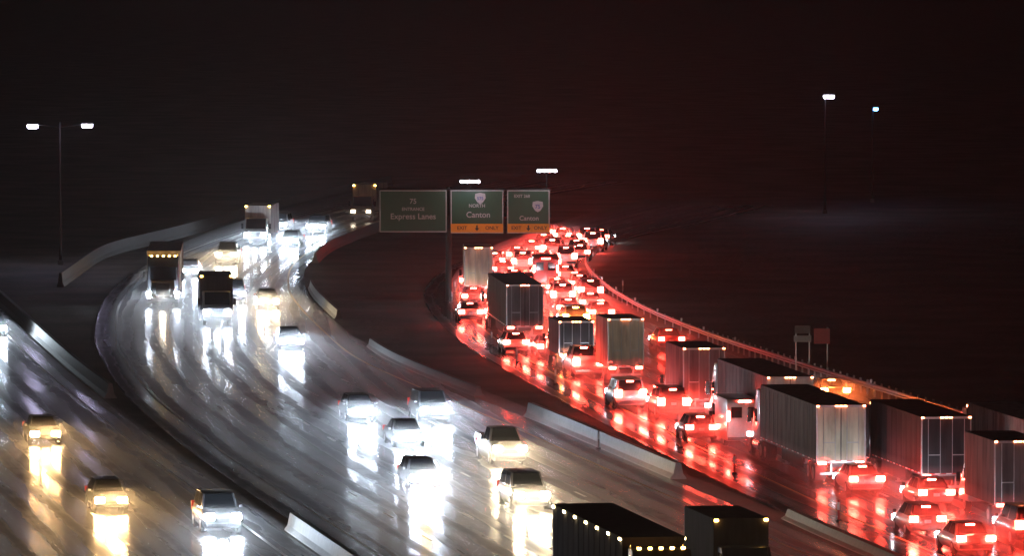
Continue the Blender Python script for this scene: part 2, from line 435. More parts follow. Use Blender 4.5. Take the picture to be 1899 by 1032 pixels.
# ---------------------------------------------------------------- overhead sign gantry
def gantry():
    D = 500.0; s = 24.0
    X = lambda px: (px - 949.5) / s
    Z = lambda py: H - (py + 120) / s
    root = empty("sign_gantry", (0, D, 0)); tag(root, "dark steel cantilever gantry on a single post carrying the green overhead signs", "gantry")
    x0, x1 = X(702), X(1022)
    zt, zb = Z(352), Z(402)
    for x in (X(832),):
        MB().tube((x, .6, 0), (x, .6, zt + .2), .26, n=14, r2=.2).build("post", DARKST, root)
    for z in (zt, zb):
        for dy in (.35, 1.1): MB().tube((x0, dy, z), (x1, dy, z), .075, n=8).build("chord", DARKST, root)
    x = x0; k = 0
    web = MB()
    while x < x1 - .1:
        xn = min(x + 1.5, x1)
        web.tube((x, .35, zt if k % 2 else zb), (xn, .35, zb if k % 2 else zt), .04, n=6)
        web.tube((x, 1.1, zb if k % 2 else zt), (xn, 1.1, zt if k % 2 else zb), .04, n=6)
        x = xn; k += 1
    web.build("lattice", DARKST, root)
    def panel(px0, px1, py0, py1, label):
        r = empty("highway_sign", ((X(px0) + X(px1)) / 2, D - .1, Z((py0 + py1) / 2)))
        tag(r, label, "sign", "green overhead highway signs")
        w = X(px1) - X(px0); h = Z(py0) - Z(py1)
        MB().box((0, 0, 0), (w, .06, h), bevel=.01).build("panel", SIGNG, r)
        fr = MB(); t = .07
        fr.box((0, -.045, h / 2 - .06), (w - .08, .02, t)); fr.box((0, -.045, -h / 2 + .06), (w - .08, .02, t))
        fr.box((-w / 2 + .07, -.045, 0), (t, .02, h - .2)); fr.box((w / 2 - .07, -.045, 0), (t, .02, h - .2))
        fr.build("border", SIGNW, r)
        return r, w, h
    r, w, h = panel(703, 829, 352, 431, "wide plain green highway sign, leftmost on the gantry")
    text_mesh("lettering", "Express Lanes", .62, SIGNW, r, (0, -.05, -.42))
    text_mesh("lettering", "75", .55, SIGNW, r, (0, -.05, .75))
    text_mesh("lettering", "ENTRANCE", .34, SIGNW, r, (0, -.05, .15))
    # exit-only panels
    def yellow(r, w, h):
        MB().box((0, -.05, -h / 2 + .42), (w - .1, .03, .66)).build("exit_only_strip", SIGNY, r)
        text_mesh("lettering", "EXIT", .38, SIGNK, r, (-w * .28, -.075, -h / 2 + .42)); text_mesh("lettering", "ONLY", .38, SIGNK, r, (w * .28, -.075, -h / 2 + .42))
        a = MB(); a.prism([(-.06, .22), (.06, .22), (.06, 0), (.18, 0), (0, -.22), (-.18, 0), (-.06, 0)], -.01, .01, axis='y')
        a.build("arrow", SIGNK, r, loc=(0, -.08, -h / 2 + .42))
    r, w, h = panel(835, 934, 352, 433, "green highway sign with a yellow bottom strip, middle one on the gantry")
    yellow(r, w, h)
    def shield(r, x, z, n, wmul=1):
        sh_ = MB(); sh_.prism([(-.38 * wmul, .34), (0, .42), (.38 * wmul, .34), (.42 * wmul, 0), (.2 * wmul, -.34), (0, -.45), (-.2 * wmul, -.34), (-.42 * wmul, 0)], -.01, .01, axis='y')
        o = sh_.build("route_shield", SIGNW, r, loc=(x, -.06, z))
        text_mesh("lettering", n, .42 / (1 + .25 * (len(n) > 2)), SIGNB, o, (0, -.02, -.03))
    shield(r, .25, 1.05, "575")
    text_mesh("lettering", "NORTH", .36, SIGNW, r, (0, -.05, .45))
    text_mesh("lettering", "Canton", .62, SIGNW, r, (.1, -.05, -.25))
    r, w, h = panel(940, 1020, 352, 433, "green highway sign with a yellow bottom strip and white letters, rightmost on the gantry")
    yellow(r, w, h)
    text_mesh("lettering", "EXIT 268", .32, SIGNW, r, (-.5, -.05, 1.2))
    shield(r, .72, .42, "75")
    text_mesh("lettering", "Canton", .5, SIGNW, r, (.05, -.05, -.52))
    # lamps on arms in front of the panels
    for px, py, lb in [(872, 334, "glaring white lamp above the middle green sign"), (1014, 314, "glaring white lamp above the right end of the rightmost green sign")]:
        lx, lz = X(px), Z(py)
        L = empty("sign_lamp", (lx, D - .2, Z(352))); tag(L, lb, "lamp", "lamps above the overhead signs")
        dz = lz - Z(352)
        MB().tube((0, .3, -.3), (0, .3, dz + .1), .05).tube((0, .3, dz + .1), (0, -1.9, dz + .12), .04).build("arm", DARKST, L)
        MB().box((0, -2.0, dz + .1), (1.6, .35, .16), bevel=.03).build("housing", STEEL, L)
        for dx in (-.6, -.2, .2, .6):
            MB().box((dx, -2.03, dz - .02), (.3, .3, .2), bevel=.03).build("lens", LEDS, L)
gantry()

# ---------------------------------------------------------------- street lamps
def street_lamp(px, py, z, label, arms, m=LED, big=1.0, D=None):
    s = (py + 120) / (H - z); Y = FPX / s; X = (px - 949.5) / s
    root = empty("street_lamp", (X, Y, 0)); tag(root, label, "street lamp")
    MB().tube((0, 0, 0), (0, 0, z + .3), .13, n=12, r2=.07).build("pole", DARKST, root)
    MB().box((0, 0, .2), (.45, .45, .4), bevel=.04).build("base", CONC, root)
    for a, dz in arms:
        sg = 1 if a > 0 else -1
        if abs(a) > .05: MB().tube((0, 0, z - .1), (a, 0, z + .12 + dz), .045, n=8).build("arm", DARKST, root)
        h = MB().box((a + .3 * sg, 0, z + .15 + dz), (1.0 * big, .44, .16), bevel=.04).build("luminaire", STEEL, root)
        MB().box((a + .3 * sg, 0, z + dz), (.9 * big, .4, .42), bevel=.12).build("lens", m, h)
street_lamp(111, 233, 12.0, "twin armed street lamp glaring bluish white in the dark at the upper left", [(-2.05, 0), (2.05, .06)])
street_lamp(1530, 178, 12.0, "street lamp glaring white and violet in the dark at the upper right", [(.1, 0)], big=1.2)
street_lamp(1618, 201, 10.0, "tiny dim blue lamp on a pole, right of the glaring violet street lamp", [(.05, 0)], m=LEDB, big=.5)

# ---------------------------------------------------------------- vehicles; local +Y is forward
def wheel(parent, x, y, r=.34, w=.24, dual=False):
    sx = 1 if x > 0 else -1; ww = w * (2.1 if dual else 1)
    xc = x - sx * ww / 2
    o = MB(); n = 22
    rings = []
    for dx, rr in ((-ww / 2, r * .86), (-ww / 2 + .04, r), (ww / 2 - .04, r), (ww / 2, r * .86)):
        rings.append([(dx, rr * math.cos(2 * math.pi * i / n), rr * math.sin(2 * math.pi * i / n)) for i in range(n)])
    o.loft(rings)
    t = o.build("wheel", RUBBER, parent, loc=(xc, y, r))
    k = MB()
    k.tube((sx * (ww / 2 - .02), 0, 0), (sx * (ww / 2 + .012), 0, 0), r * .62, n=18).tube((sx * (ww / 2), 0, 0), (sx * (ww / 2 + .04), 0, 0), r * .18, n=10)
    k.build("rim", RIM, t)

def frustum(mb, b, t, z0, z1, m=None, bevel=0):
    (xb, y0, y1), (xt, y2, y3) = b, t
    return mb.faces([(-xb, y0, z0), (xb, y0, z0), (xb, y1, z0), (-xb, y1, z0), (-xt, y2, z1), (xt, y2, z1), (xt, y3, z1), (-xt, y3, z1)],
                    [(0, 3, 2, 1), (4, 5, 6, 7), (0, 1, 5, 4), (1, 2, 6, 5), (2, 3, 7, 6), (3, 0, 4, 7)], m, bevel)
def pane(name, parent, q, inset=.12, off=.012, m=GLASS):
    q = [Vector(v) for v in q]; cen = sum(q, Vector()) / 4; n = (q[1] - q[0]).cross(q[3] - q[0]).normalized()
    a = [cen + (v - cen) * (1 - inset) + n * off for v in q]; b = [v - n * (off + .012) for v in a]
    return MB().faces([tuple(v) for v in a + b], [(0, 1, 2, 3), (7, 6, 5, 4), (0, 4, 5, 1), (1, 5, 6, 2), (2, 6, 7, 3), (3, 7, 4, 0)]).build(name, m, parent)

KINDS = {
    # L, W, nose z, belt z, rear z, cabin base y0,y1, roof y0,y1, roof z, wheel r
    'sedan': dict(L=4.75, W=1.84, hood=.80, belt=.92, deck=.98, cb=(-1.75, 1.15), rf=(-1.05, .30), H=1.44, r=.33),
    'hatch': dict(L=4.25, W=1.78, hood=.82, belt=.95, deck=1.02, cb=(-2.0, 1.10), rf=(-1.65, .35), H=1.50, r=.32),
    'suv':   dict(L=4.8, W=1.94, hood=1.02, belt=1.12, deck=1.15, cb=(-2.32, 1.20), rf=(-2.0, .55), H=1.80, r=.38),
    'pickup': dict(L=5.7, W=2.0, hood=1.14, belt=1.2, deck=1.18, cb=(-.85, 1.45), rf=(-.62, .75), H=1.92, r=.41),
}
def car_proto(kind, paint, front, rear):
    k = KINDS[kind]; L, Wd = k['L'], k['W']; h = L / 2; w = Wd / 2
    root = empty(kind); B = PAINT[paint]
    # lofted lower body
    secs = []
    def ring(y, ww, zb, zt, crown=.03):
        return [(-ww + .16, y, zb), (ww - .16, y, zb), (ww - .03, y, zb + .14), (ww, y, zb + .36 * (zt - zb)), (ww - .015, y, zb + .7 * (zt - zb)), (ww - .10, y, zt - .03), (ww - .3, y, zt + crown * .4), (0.0, y, zt + crown),
                (-ww + .3, y, zt + crown * .4), (-ww + .10, y, zt - .03), (-ww + .015, y, zb + .7 * (zt - zb)), (-ww, y, zb + .36 * (zt - zb)), (-ww + .03, y, zb + .14)]
    dk, bl, hd = k['deck'], k['belt'], k['hood']
    for y, ww, zb, zt in [(-h, w - .14, .38, dk - .12), (-h + .06, w - .05, .30, dk - .03), (-h + .35, w, .24, dk), (-h * .45, w, .22, bl + .02), (0, w, .22, bl), (k['cb'][1], w, .22, bl - .01),
                          (h - .75, w - .01, .22, hd), (h - .30, w - .06, .24, hd - .09), (h - .07, w - .14, .30, hd - .2), (h, w - .24, .36, hd - .28)]:
        secs.append(ring(y, ww, zb, zt))
    MB().loft(secs).build("body", B, root, smooth=True)
    cw = w - .10; tw = w - .30 if kind != 'suv' else w - .24
    z0 = bl - .02; z1 = k['H']; c0, c1 = k['cb']; r0, r1 = k['rf']
    frustum(MB(), (cw, c0, c1), (tw, r0, r1), z0, z1, bevel=.05).build("cabin", B, root, smooth=True)
    pane("windshield", root, [(cw, c1, z0), (-cw, c1, z0), (-tw, r1, z1), (tw, r1, z1)])
    pane("rear_window", root, [(-cw, c0, z0), (cw, c0, z0), (tw, r0, z1), (-tw, r0, z1)])
    for s in (-1, 1):
        cm = (c0 + c1) / 2; rm = (r0 + r1) / 2
        if s > 0:
            pane("side_window", root, [(cw, cm, z0), (cw, c1 - .25, z0), (tw, r1 - .08, z1), (tw, rm, z1)]); pane("side_window", root, [(cw, c0 + .2, z0), (cw, cm, z0), (tw, rm, z1), (tw, r0 + .1, z1)])
        else:
            pane("side_window", root, [(-cw, c1 - .25, z0), (-cw, cm, z0), (-tw, rm, z1), (-tw, r1 - .08, z1)]); pane("side_window", root, [(-cw, cm, z0), (-cw, c0 + .2, z0), (-tw, r0 + .1, z1), (-tw, rm, z1)])
        MB().box((s * (w + .06), c1 - .25, bl + .08), (.16, .1, .13), bevel=.03).build("mirror", B, root)
        for yy in (h - .92, -h + .95): wheel(root, s * (w + .005), yy, k['r'])
        hz = hd - .22
        MB().box((s * (w - .33), h - .045, hz), (.46, .17, .30), bevel=.05).build("headlight", front, root)
        tz = dk - .16
        MB().box((s * (w - .22), -h - .005, tz), (.42, .12, .26 if kind in ('sedan', 'hatch') else .44), bevel=.02).build("taillight", rear, root)
    MB().box((0, h - .02, hd - .38), (.85, .06, .2), bevel=.02).build("grille", BLACKP, root)
    MB().box((0, h - .02, .42), (Wd - .35, .10, .16), bevel=.03).build("front_bumper", BLACKP, root)
    MB().box((0, -h, .45), (Wd - .25, .12, .2), bevel=.03).build("rear_bumper", BLACKP if kind != 'pickup' else CHROME, root)
    MB().box((0, -h - .03, dk - .28 if kind != 'pickup' else .62), (.32, .02, .16)).build("licence_plate", PLATE, root)
    if kind == 'pickup':
        bed = MB(); yb0, yb1 = -h + .06, c0 - .06
        for s in (-1, 1): bed.box((s * (w - .08), (yb0 + yb1) / 2, dk + .12), (.12, yb1 - yb0, .26), bevel=.02)
        bed.box((0, yb0 + .03, dk + .11), (Wd - .3, .08, .24), bevel=.015); bed.build("bed_wall", B, root)
    # high-mounted brake lamp just inside the top of the rear glass
    t = .16; y = r0 + (c0 - r0) * t; z = z1 + (z0 - z1) * t
    MB().box((0, y - .03, z), (.42, .04, .07), bevel=.01).build("high_brake_light", rear, root)
    return root, L

def van_proto(paint, front, rear):
    root = empty("van"); L, W2, h = 5.9, 2.02, 2.95; B = PAINT[paint]; w = 1.01
    MB().prism([(-h, .45), (-h, 2.5), (-h + .12, 2.68), (1.4, 2.7), (1.75, 2.55), (2.15, 1.45), (2.85, 1.15), (2.95, .7), (2.92, .4), (-h + .1, .35)], -w, w, bevel=.06).build("body", B, root, smooth=True)
    pane("windshield", root, [(.85, 2.17, 1.45), (-.85, 2.17, 1.45), (-.85, 1.77, 2.53), (.85, 1.77, 2.53)], inset=.06, off=.03)
    for s in (-1, 1):
        MB().box((s * .47, -h - .01, 1.5), (.88, .03, 2.0), bevel=.01).build("rear_door", B, root)
        MB().box((s * .47, -h - .03, 1.95), (.6, .03, .6), bevel=.01).build("rear_window", GLASS, root)
        MB().box((s * .93, -h - .02, 1.75), (.14, .08, .55), bevel=.02).build("taillight", rear, root)
        MB().box((s * .78, 2.9, .92), (.32, .14, .26), bevel=.02).build("headlight", front, root)
        MB().box((s * 1.12, 1.75, 1.55), (.18, .1, .3), bevel=.03).build("mirror", BLACKP, root)
        MB().box((s * 1.005, 1.35, 1.85), (.03, .8, .65), bevel=.01).build("side_window", GLASS, root)
        for yy in (1.9, -1.75): wheel(root, s * 1.0, yy, .36)
    MB().box((0, -h - .04, .5), (1.9, .12, .16), bevel=.02).build("rear_bumper", BLACKP, root)
    MB().box((0, -h - .01, 2.57), (.7, .05, .08), bevel=.01).build("high_brake_light", rear, root)
    return root, L

def rear_face(root, y, w, z0, z1, dm, rear, mark, lit_top=True):
    """doors, lock rods, lamps and bumper of a box body whose back is at y"""
    hh = z1 - z0
    for s in (-1, 1):
        d = MB().box((s * w * .25, y - .012, (z0 + z1) / 2), (w * .475, .03, hh - .22), bevel=.01).build("rear_door", dm, root)
        lr = MB()
        for f in (.12, .36): lr.tube((s * w * f, y - .05, z0 + .12), (s * w * f, y - .05, z1 - .12), .018, n=6)
        lr.box((s * w * .24, y - .05, z0 + hh * .35), (w * .24, .02, .05)); lr.build("lock_rod", STEEL, d)
        for z in (.2, .5, .8): pass
    fr = MB(); fr.box((0, y - .01, z1 - .055), (w, .05, .11)); fr.box((0, y - .01, z0 + .05), (w, .06, .14))
    for s in (-1, 1): fr.box((s * (w / 2 - .03), y - .01, (z0 + z1) / 2), (.07, .05, hh - .2))
    fr.build("rear_frame", STEEL, root)
    for s in (-1, 1):
        MB().box((s * (w / 2 - .30), y - .03, z0 - .02), (.42, .06, .15), bevel=.02).build("taillight", rear, root)
    if lit_top:
        for x in (-.22, 0, .22): MB().box((x, y - .05, z1 - .045), (.15, .04, .055)).build("marker_light", mark, root)
        for s in (-1, 1): MB().box((s * (w / 2 - .07), y - .05, z1 - .045), (.12, .04, .07)).build("marker_light", mark, root)
    tp = MB()
    for i in range(8): tp.box(((i - 3.5) * w * .115, y - .045, z0 + .09), (w * .1, .012, .05), SIGNR if i % 2 else REFLW)
    tp.build("reflective_tape", None, root)
    MB().box((0, y - .02, .55), (w * .85, .1, .12)).box((-.5, y + .05, .83), (.08, .08, .5)).box((.5, y + .05, .83), (.08, .08, .5)).build("bumper", STEEL, root)
    for s in (-1, 1): MB().box((s * (w / 2 - .33), y + .55, .55), (.55, .02, .75)).build("mudflap", BLACKP, root)

def cab(root, yb, paint, front, mark, tall=True, w=2.4):
    """tractor whose cab back is at yb; nose reaches yb+4.4"""
    B = PAINT[paint]
    top = 3.75 if tall else 2.75
    MB().prism([(yb, .9), (yb, top), (yb + .9, top), (yb + 1.55, top - .75), (yb + 2.0, 1.95), (yb + 2.0, .9)], -w / 2, w / 2, bevel=.08).build("cab", B, root, smooth=True)
    frustum(MB(), (w * .42, yb + 1.95, yb + 3.95), (w * .36, yb + 1.95, yb + 3.75), .85, 1.95, bevel=.1).build("hood", B, root, smooth=True)
    pane("windshield", root, [(1.08, yb + 2.0, 1.95), (-1.08, yb + 2.0, 1.95), (-1.08, yb + 1.55, top - .75), (1.08, yb + 1.55, top - .75)], inset=.08, off=.09)
    MB().box((0, yb + 3.93, 1.35), (1.05, .1, .85), bevel=.03).build("grille", CHROME, root)
    MB().box((0, yb + 4.05, .58), (2.4, .28, .36), bevel=.05).build("front_bumper", CHROME, root)
    for s in (-1, 1):
        MB().box((s * .98, yb + 3.72, 1.03), (.44, .34, .3), bevel=.03).build("headlight", front, root)
        MB().box((s * 1.0, yb + 3.0, .82), (.55, 1.35, .42), bevel=.1).build("fender", B, root)
        MB().box((s * 1.45, yb + 1.75, 2.25), (.22, .12, .75), bevel=.03).build("mirror", CHROME, root)
        MB().box((s * (w / 2 + .008), yb + 1.15, 2.3), (.02, .75, .7), bevel=.005).build("side_window", GLASS, root)
        MB().tube((s * 1.1, yb - .15, .8), (s * 1.1, yb - .15, top + .1), .07).build("exhaust_stack", CHROME, root)
        MB().tube((s * 1.0, yb - .1, .75), (s * 1.0, yb + 1.5, .75), .32, n=16).build("fuel_tank", CHROME, root)
        wheel(root, s * 1.18, yb + 3.05, .5, .3)
    for x in (-.9, -.45, 0, .45, .9): MB().box((x, yb + .82, top + .04), (.14, .1, .08), bevel=.01).build("cab_light", mark, root)

def semi_proto(body, door, paint, front, rear, mark, side_mark=None, Lt=15.8, top=4.1, w=2.58, tall=True):
    root = empty("semi_truck"); L = Lt + 5.2; y0 = -L / 2
    z0 = 1.12
    t = MB().box((0, y0 + Lt / 2, (z0 + top) / 2), (w, Lt, top - z0), bevel=.025).build("trailer", body, root)
    for s in (-1, 1):
        rb = MB()
        for i in range(1, int(Lt / 1.2)): rb.box((s * (w / 2 + .005), y0 + i * 1.2, (z0 + top) / 2), (.02, .05, top - z0 - .3))
        rb.box((s * (w / 2 + .005), y0 + Lt / 2, z0 + .07), (.03, Lt - .06, .13)); rb.box((s * (w / 2 + .005), y0 + Lt / 2, top - .06), (.03, Lt - .06, .1))
        rb.build("side_rib", body, t)
        tp = MB()
        for i in range(int(Lt / .75)): tp.box((s * (w / 2 + .028), y0 + .4 + i * .75, z0 + .12), (.012, .5, .06), SIGNR if i % 2 else REFLW)
        tp.build("reflective_tape", None, t)
        if side_mark:
            for i in range(7): MB().box((s * (w / 2 + .04), y0 + .35 + i * (Lt - .7) / 6, top - .10), (.05, .34, .10)).build("marker_light", side_mark, root)
        for yy in (y0 + 1.3, y0 + 2.6): wheel(root, s * 1.22, yy, .5, .27, True)
        for yy in (y0 + Lt - .9, y0 + Lt + .4): wheel(root, s * 1.2, yy, .5, .27, True)
        MB().box((s * .55, y0 + Lt - 3.6, .6), (.12, .14, 1.05)).box((s * .55, y0 + Lt - 3.6, .1), (.3, .3, .06)).build("landing_gear", STEEL, root)
        MB().box((s * 1.2, y0 + 7.0, .83), (.03, 6.0, .6)).build("side_skirt", T_DARK, root)
    MB().box((0, y0 + Lt / 2 + 1.5, .98), (.9, Lt + 2.5, .22)).build("chassis", BLACKP, root)
    rear_face(root, y0, w, z0, top, door, rear, mark)
    cab(root, y0 + Lt + .75, paint, front, mark, tall)
    return root, L

def box_proto(body, door, paint, front, rear, mark, Lb=6.2, top=3.6, w=2.4):
    root = empty("box_truck"); L = Lb + 2.1; y0 = -L / 2; z0 = 1.0; B = PAINT[paint]
    MB().box((0, y0 + Lb / 2, (z0 + top) / 2), (w, Lb, top - z0), bevel=.03).build("cargo_box", body, root)
    rear_face(root, y0, w, z0, top, door, rear, mark)
    yb = y0 + Lb + .05
    MB().prism([(yb, .6), (yb, 2.45), (yb + .95, 2.45), (yb + 1.55, 1.5), (yb + 1.98, 1.3), (yb + 2.02, .6)], -1.05, 1.05, bevel=.06).build("cab", B, root, smooth=True)
    pane("windshield", root, [(.95, yb + 1.55, 1.5), (-.95, yb + 1.55, 1.5), (-.95, yb + .95, 2.45), (.95, yb + .95, 2.45)], inset=.06, off=.03)
    MB().box((0, yb + 2.0, 1.0), (.95, .08, .4), bevel=.02).build("grille", BLACKP, root)
    MB().box((0, yb + 2.05, .55), (2.0, .16, .24), bevel=.03).build("front_bumper", CHROME, root)
    for s in (-1, 1):
        MB().box((s * .78, yb + 1.99, 1.0), (.4, .12, .28), bevel=.02).build("headlight", front, root)
        MB().box((s * 1.28, yb + 1.2, 1.75), (.2, .1, .5), bevel=.03).build("mirror", BLACKP, root)
        MB().box((s * 1.055, yb + .65, 1.9), (.02, .7, .6), bevel=.005).build("side_window", GLASS, root)
        wheel(root, s * 1.03, yb + .9, .43, .26); wheel(root, s * 1.18, y0 + 1.6, .43, .26, True)
        MB().box((s * (w / 2 - .12), y0 + Lb + .03, top - .08), (.16, .05, .1)).build("marker_light", mark, root)
    MB().box((0, y0 + L / 2 - .5, .8), (.85, L - 1.4, .18)).build("chassis", BLACKP, root)
    return root, L

PROTO = {}
def proto(key):
    if key in PROTO: return PROTO[key]
    kind = key[0]
    if kind in KINDS: r = car_proto(*key)
    elif kind == 'van': r = van_proto(*key[1:])
    elif kind == 'semi': r = semi_proto(*key[1:])
    elif kind == 'box': r = box_proto(*key[1:])
    PROTO[key] = (r[0], r[1], [False])
    return PROTO[key]

BEAMS = {}
def beam(root, L, col, watts, z=.75, size=56, tilt=3.6):
    k = (col, watts, size)
    if k not in BEAMS:
        d = bpy.data.lights.new("headlight_beam", 'SPOT'); d.color = col; d.energy = watts; d.spot_size = R(size); d.spot_blend = .9; d.shadow_soft_size = .22
        BEAMS[k] = d
    o = bpy.data.objects.new("headlight_beam", BEAMS[k]); COL.objects.link(o); o.parent = root
    o.location = (0, L / 2 + .25, z); o.rotation_euler = (R(90 - tilt), 0, 0)

COOL = (.74, .88, 1.0); WARM = (1.0, .62, .28); NEUT = (1.0, .9, .72); GRN = (.80, 1.0, .95)
NAMES = {'sedan': 'sedan', 'hatch': 'hatchback', 'suv': 'sport_utility_vehicle', 'pickup': 'pickup_truck', 'van': 'cargo_van', 'semi': 'semi_truck', 'box': 'box_truck'}
CATS = {'sedan': 'car', 'hatch': 'car', 'suv': 'car', 'pickup': 'pickup', 'van': 'van', 'semi': 'truck', 'box': 'truck'}
def vehicle(key, X, Y, away, label, group, road, beam_=None, rz=0, watts=BEAM):
    root, L, used = proto(key)
    if used[0]: root = copy_tree(root)
    else:
        remember(root)
        used[0] = True
    h = heading(*road, X, Y)
    if not away: h = -h
    base = Vector((X, Y, .036)) + h * (L / 2 if away else -L / 2)
    # ease the heading to the road under the vehicle's middle
    h2 = heading(*road, base.x, base.y); h2 = h2 if away else -h2
    base = Vector((X, Y, .036)) + h2 * (L / 2 if away else -L / 2)
    root.location = base; root.rotation_euler = (0, 0, math.atan2(-h2.x, h2.y) + rz)
    root.name = NAMES[key[0]]
    tag(root, label, CATS[key[0]], group)
    if beam_: beam(root, L, beam_, watts, z=.75 if key[0] in KINDS else 1.0)
    return root
SB = (ON_L, ON_R); NB = (RE_L, RE_R); RP = (RAMP_L, RAMP_R)
gO = "vehicles coming towards the camera with headlights on"
gR = "vehicles in the red traffic jam heading away"
gP = "cars on the ramp at the lower left"
def on(kind, X, Y, label, paint='grey', road=SB, lamp=H_COOL, b=COOL, group=gO, watts=BEAM, rz=0):
    return vehicle((kind, paint, lamp, T_OFF), X, Y, False, label, group, road, b, rz, watts)
def off(kind, X, Y, label, paint='grey', lamp=T_ON, b=None, watts=160, rz=0):
    return vehicle((kind, paint, H_OFF, lamp), X, Y, True, label, gR, NB, b, rz, watts)

# --- oncoming
on('sedan', -15.1, 442, "car alone in its lane, headlights above a long white glare on the wet road", 'grey', watts=BEAM * 1.6)
on('hatch', -8.7, 376, "car with two separate headlights, left one of the row beside the brightest glare", 'black')
on('suv', -4.4, 375, "tall car behind the brightest pair of headlights at centre", 'grey', watts=BEAM * 1.6)
on('sedan', -5.6, 357, "low car between the brightest pair of headlights and the dark windshield car", 'grey')
on('hatch', -4.4, 330, "car with a visible dark windshield and grille, nearest in the white glare", 'grey', lamp=H_COOL, b=WARM, watts=BEAM * 3)
on('pickup', -.1, 345, "pickup with wide set headlights between the white glare and the pale median barrier", 'grey', lamp=H_WARM, b=NEUT)
on('suv', 1.0, 317.6, "tall car with a curved roof gleam just behind the yellow lit trailer at the bottom", 'grey', lamp=H_WARM, b=NEUT)
vehicle(('semi', T_CREAM, T_CREAM, 'grey', H_COOL, T_OFF, AMB), -26.6, 492, False, "semi truck with a pale cream trailer side, leftmost of the oncoming traffic on the bend", gO, SB, NEUT)
on('sedan', -26.8, 535, "car whose glare rises above the cream trailer", 'grey', b=None)
vehicle(('box', T_DARK, T_DARK, 'white', H_COOL, T_OFF, AMB), -21.4, 469, False, "dark fronted truck with yellow roof lights, right of the cream trailer", gO, SB, COOL)
on('suv', -21.4, 497, "tall car in the large glare beyond the dark fronted truck, left one of two", 'black', b=None)
on('sedan', -18.5, 490, "low car in the large glare beyond the dark fronted truck, right one of two", 'grey', lamp=H_WARM, b=NEUT)
on('pickup', -24.6, 556, "pickup with merged starry headlights and a warm glow beneath, above the cream trailer", 'grey', lamp=H_WARM, b=NEUT)
vehicle(('box', T_WHITE, T_WHITE, 'white', H_COOL, T_OFF, AMB), -23.5, 591, False, "truck with an orange roof light strip at the left of the farthest white cluster", gO, SB, COOL)
on('sedan', -20.3, 588, "low car at the bottom right of the farthest white cluster", 'grey', b=COOL)
on('suv', -22.4, 616, "tall car at the top of the farthest white cluster", 'grey', b=None)
on('suv', -18.6, 612, "car standing apart right of the farthest white cluster with one starry glare", 'black', b=GRN)
vehicle(('box', T_CREAM, T_CREAM, 'tan', H_LOW, T_OFF, AMB), -15.0, 641, False, "small tan truck without glare just left of the green signs", gO, SB, None)
# --- nearest oncoming trucks, cut by the lower edge
vehicle(('semi', T_PURPLE, T_PURPLE, 'black', H_WARM, T_OFF, AMB, AMBS), 6.6, 255, False, "dark semi truck at the lower edge with yellow lights along its trailer top", gO, SB, WARM)
vehicle(('box', T_DARK, T_DARK, 'black', H_WARM, T_OFF, AMB), 10.1, 272, False, "dark box truck at the lower edge showing two small amber lights in the air", gO, SB, WARM)
# --- ramp
on('sedan', -26.0, 359.6, "car on the ramp with two headlights over a small amber reflection, at the left edge", 'grey', road=RP, lamp=H_AMB, b=WARM, group=gP, watts=BEAM * 3)
on('hatch', -19.7, 317, "car on the ramp with an orange reflection below, second from the bottom left corner", 'grey', road=RP, lamp=H_AMB, b=WARM, group=gP, watts=BEAM * 4)
on('suv', -13.7, 305.6, "rightmost car on the ramp, its headlights lighting a pale patch at the bottom edge", 'grey', road=RP, b=COOL, group=gP)
on('sedan', -36.6, 457, "car half cut off by the left edge with a blinding white glow", 'grey', road=RP, b=GRN, group=gP, watts=BEAM * 2)

# --- traffic jam heading away (rear face at X, Y)
off('suv', 7.1, 386, "white tall car with a blown out rear, leftmost below the big grey box truck", 'white')
off('suv', 9.5, 379, "boxy dark red tall car below the big grey box truck", 'maroon')
off('hatch', 10.6, 361, "hatchback with a starry brake light nearest the bright median, left of the panel van", 'grey')
vehicle(('van', 'white', H_OFF, T_ON), 12.9, 357.5, True, "tall panel van with high set tail lights in front of the red lit trailer side", gR, NB)
vehicle(('box', T_GREY, T_GREY, 'white', H_OFF, T_ON, REDM, 6.4, 4.1, 2.5), 11.3, 380, True, "big grey box truck above the leftmost brake lights with a hazy flat rear", gR, NB, NEUT, 0, 1500)
vehicle(('semi', T_GREY, T_WHITE, 'white', H_OFF, T_SOFT, REDM), 15.3, 355, True, "semi trailer with a red lit long side, behind the panel van", gR, NB)
vehicle(('semi', T_GREY, T_CREAM, 'red', H_OFF, T_ON, REDM), 17.0, 333.5, True, "semi trailer with a large pale greenish rear door above the red windowed sedan", gR, NB)
vehicle(('semi', T_DARK, T_DARK, 'grey', H_OFF, T_SOFT, REDM, None, 12.5), 21.9, 325.5, True, "dark trailer between the pale door trailer and the right edge box truck", gR, NB)
vehicle(('box', T_GREY, T_GREY, 'white', H_OFF, T_SOFT, REDM, 6.4, 4.1, 2.5), 24.4, 310, True, "large box truck with a black edged side cut off by the right edge", gR, NB)
vehicle(('semi', T_WHITE, T_WHITE, 'white', H_OFF, T_SOFT, REDM, None, 13.0), 27.0, 323, True, "pale trailer top with orange corner lights peeking over the right edge box truck", gR, NB)
off('sedan', 18.0, 327, "sedan with a red rear window and blown out white rear below the pale door trailer", 'silver', b=COOL)
off('sedan', 21.0, 319, "dark roofed car just left of the large box truck at the right", 'black', b=COOL)
off('hatch', 19.6, 304, "dark car with one round red high light, just above the lowest car", 'black', b=COOL)
off('sedan', 21.2, 294.5, "sedan with a red rear window and brake light, lowest at the bottom right", 'silver', b=COOL)
off('suv', 24.3, 299.5, "dark car with bluish gleams in the bottom right corner", 'black', T_SOFT, b=COOL)
off('sedan', 19.6, 391, "car with a single starry orange red light above the pale door trailer", 'grey', T_ORG, b=NEUT, watts=900)
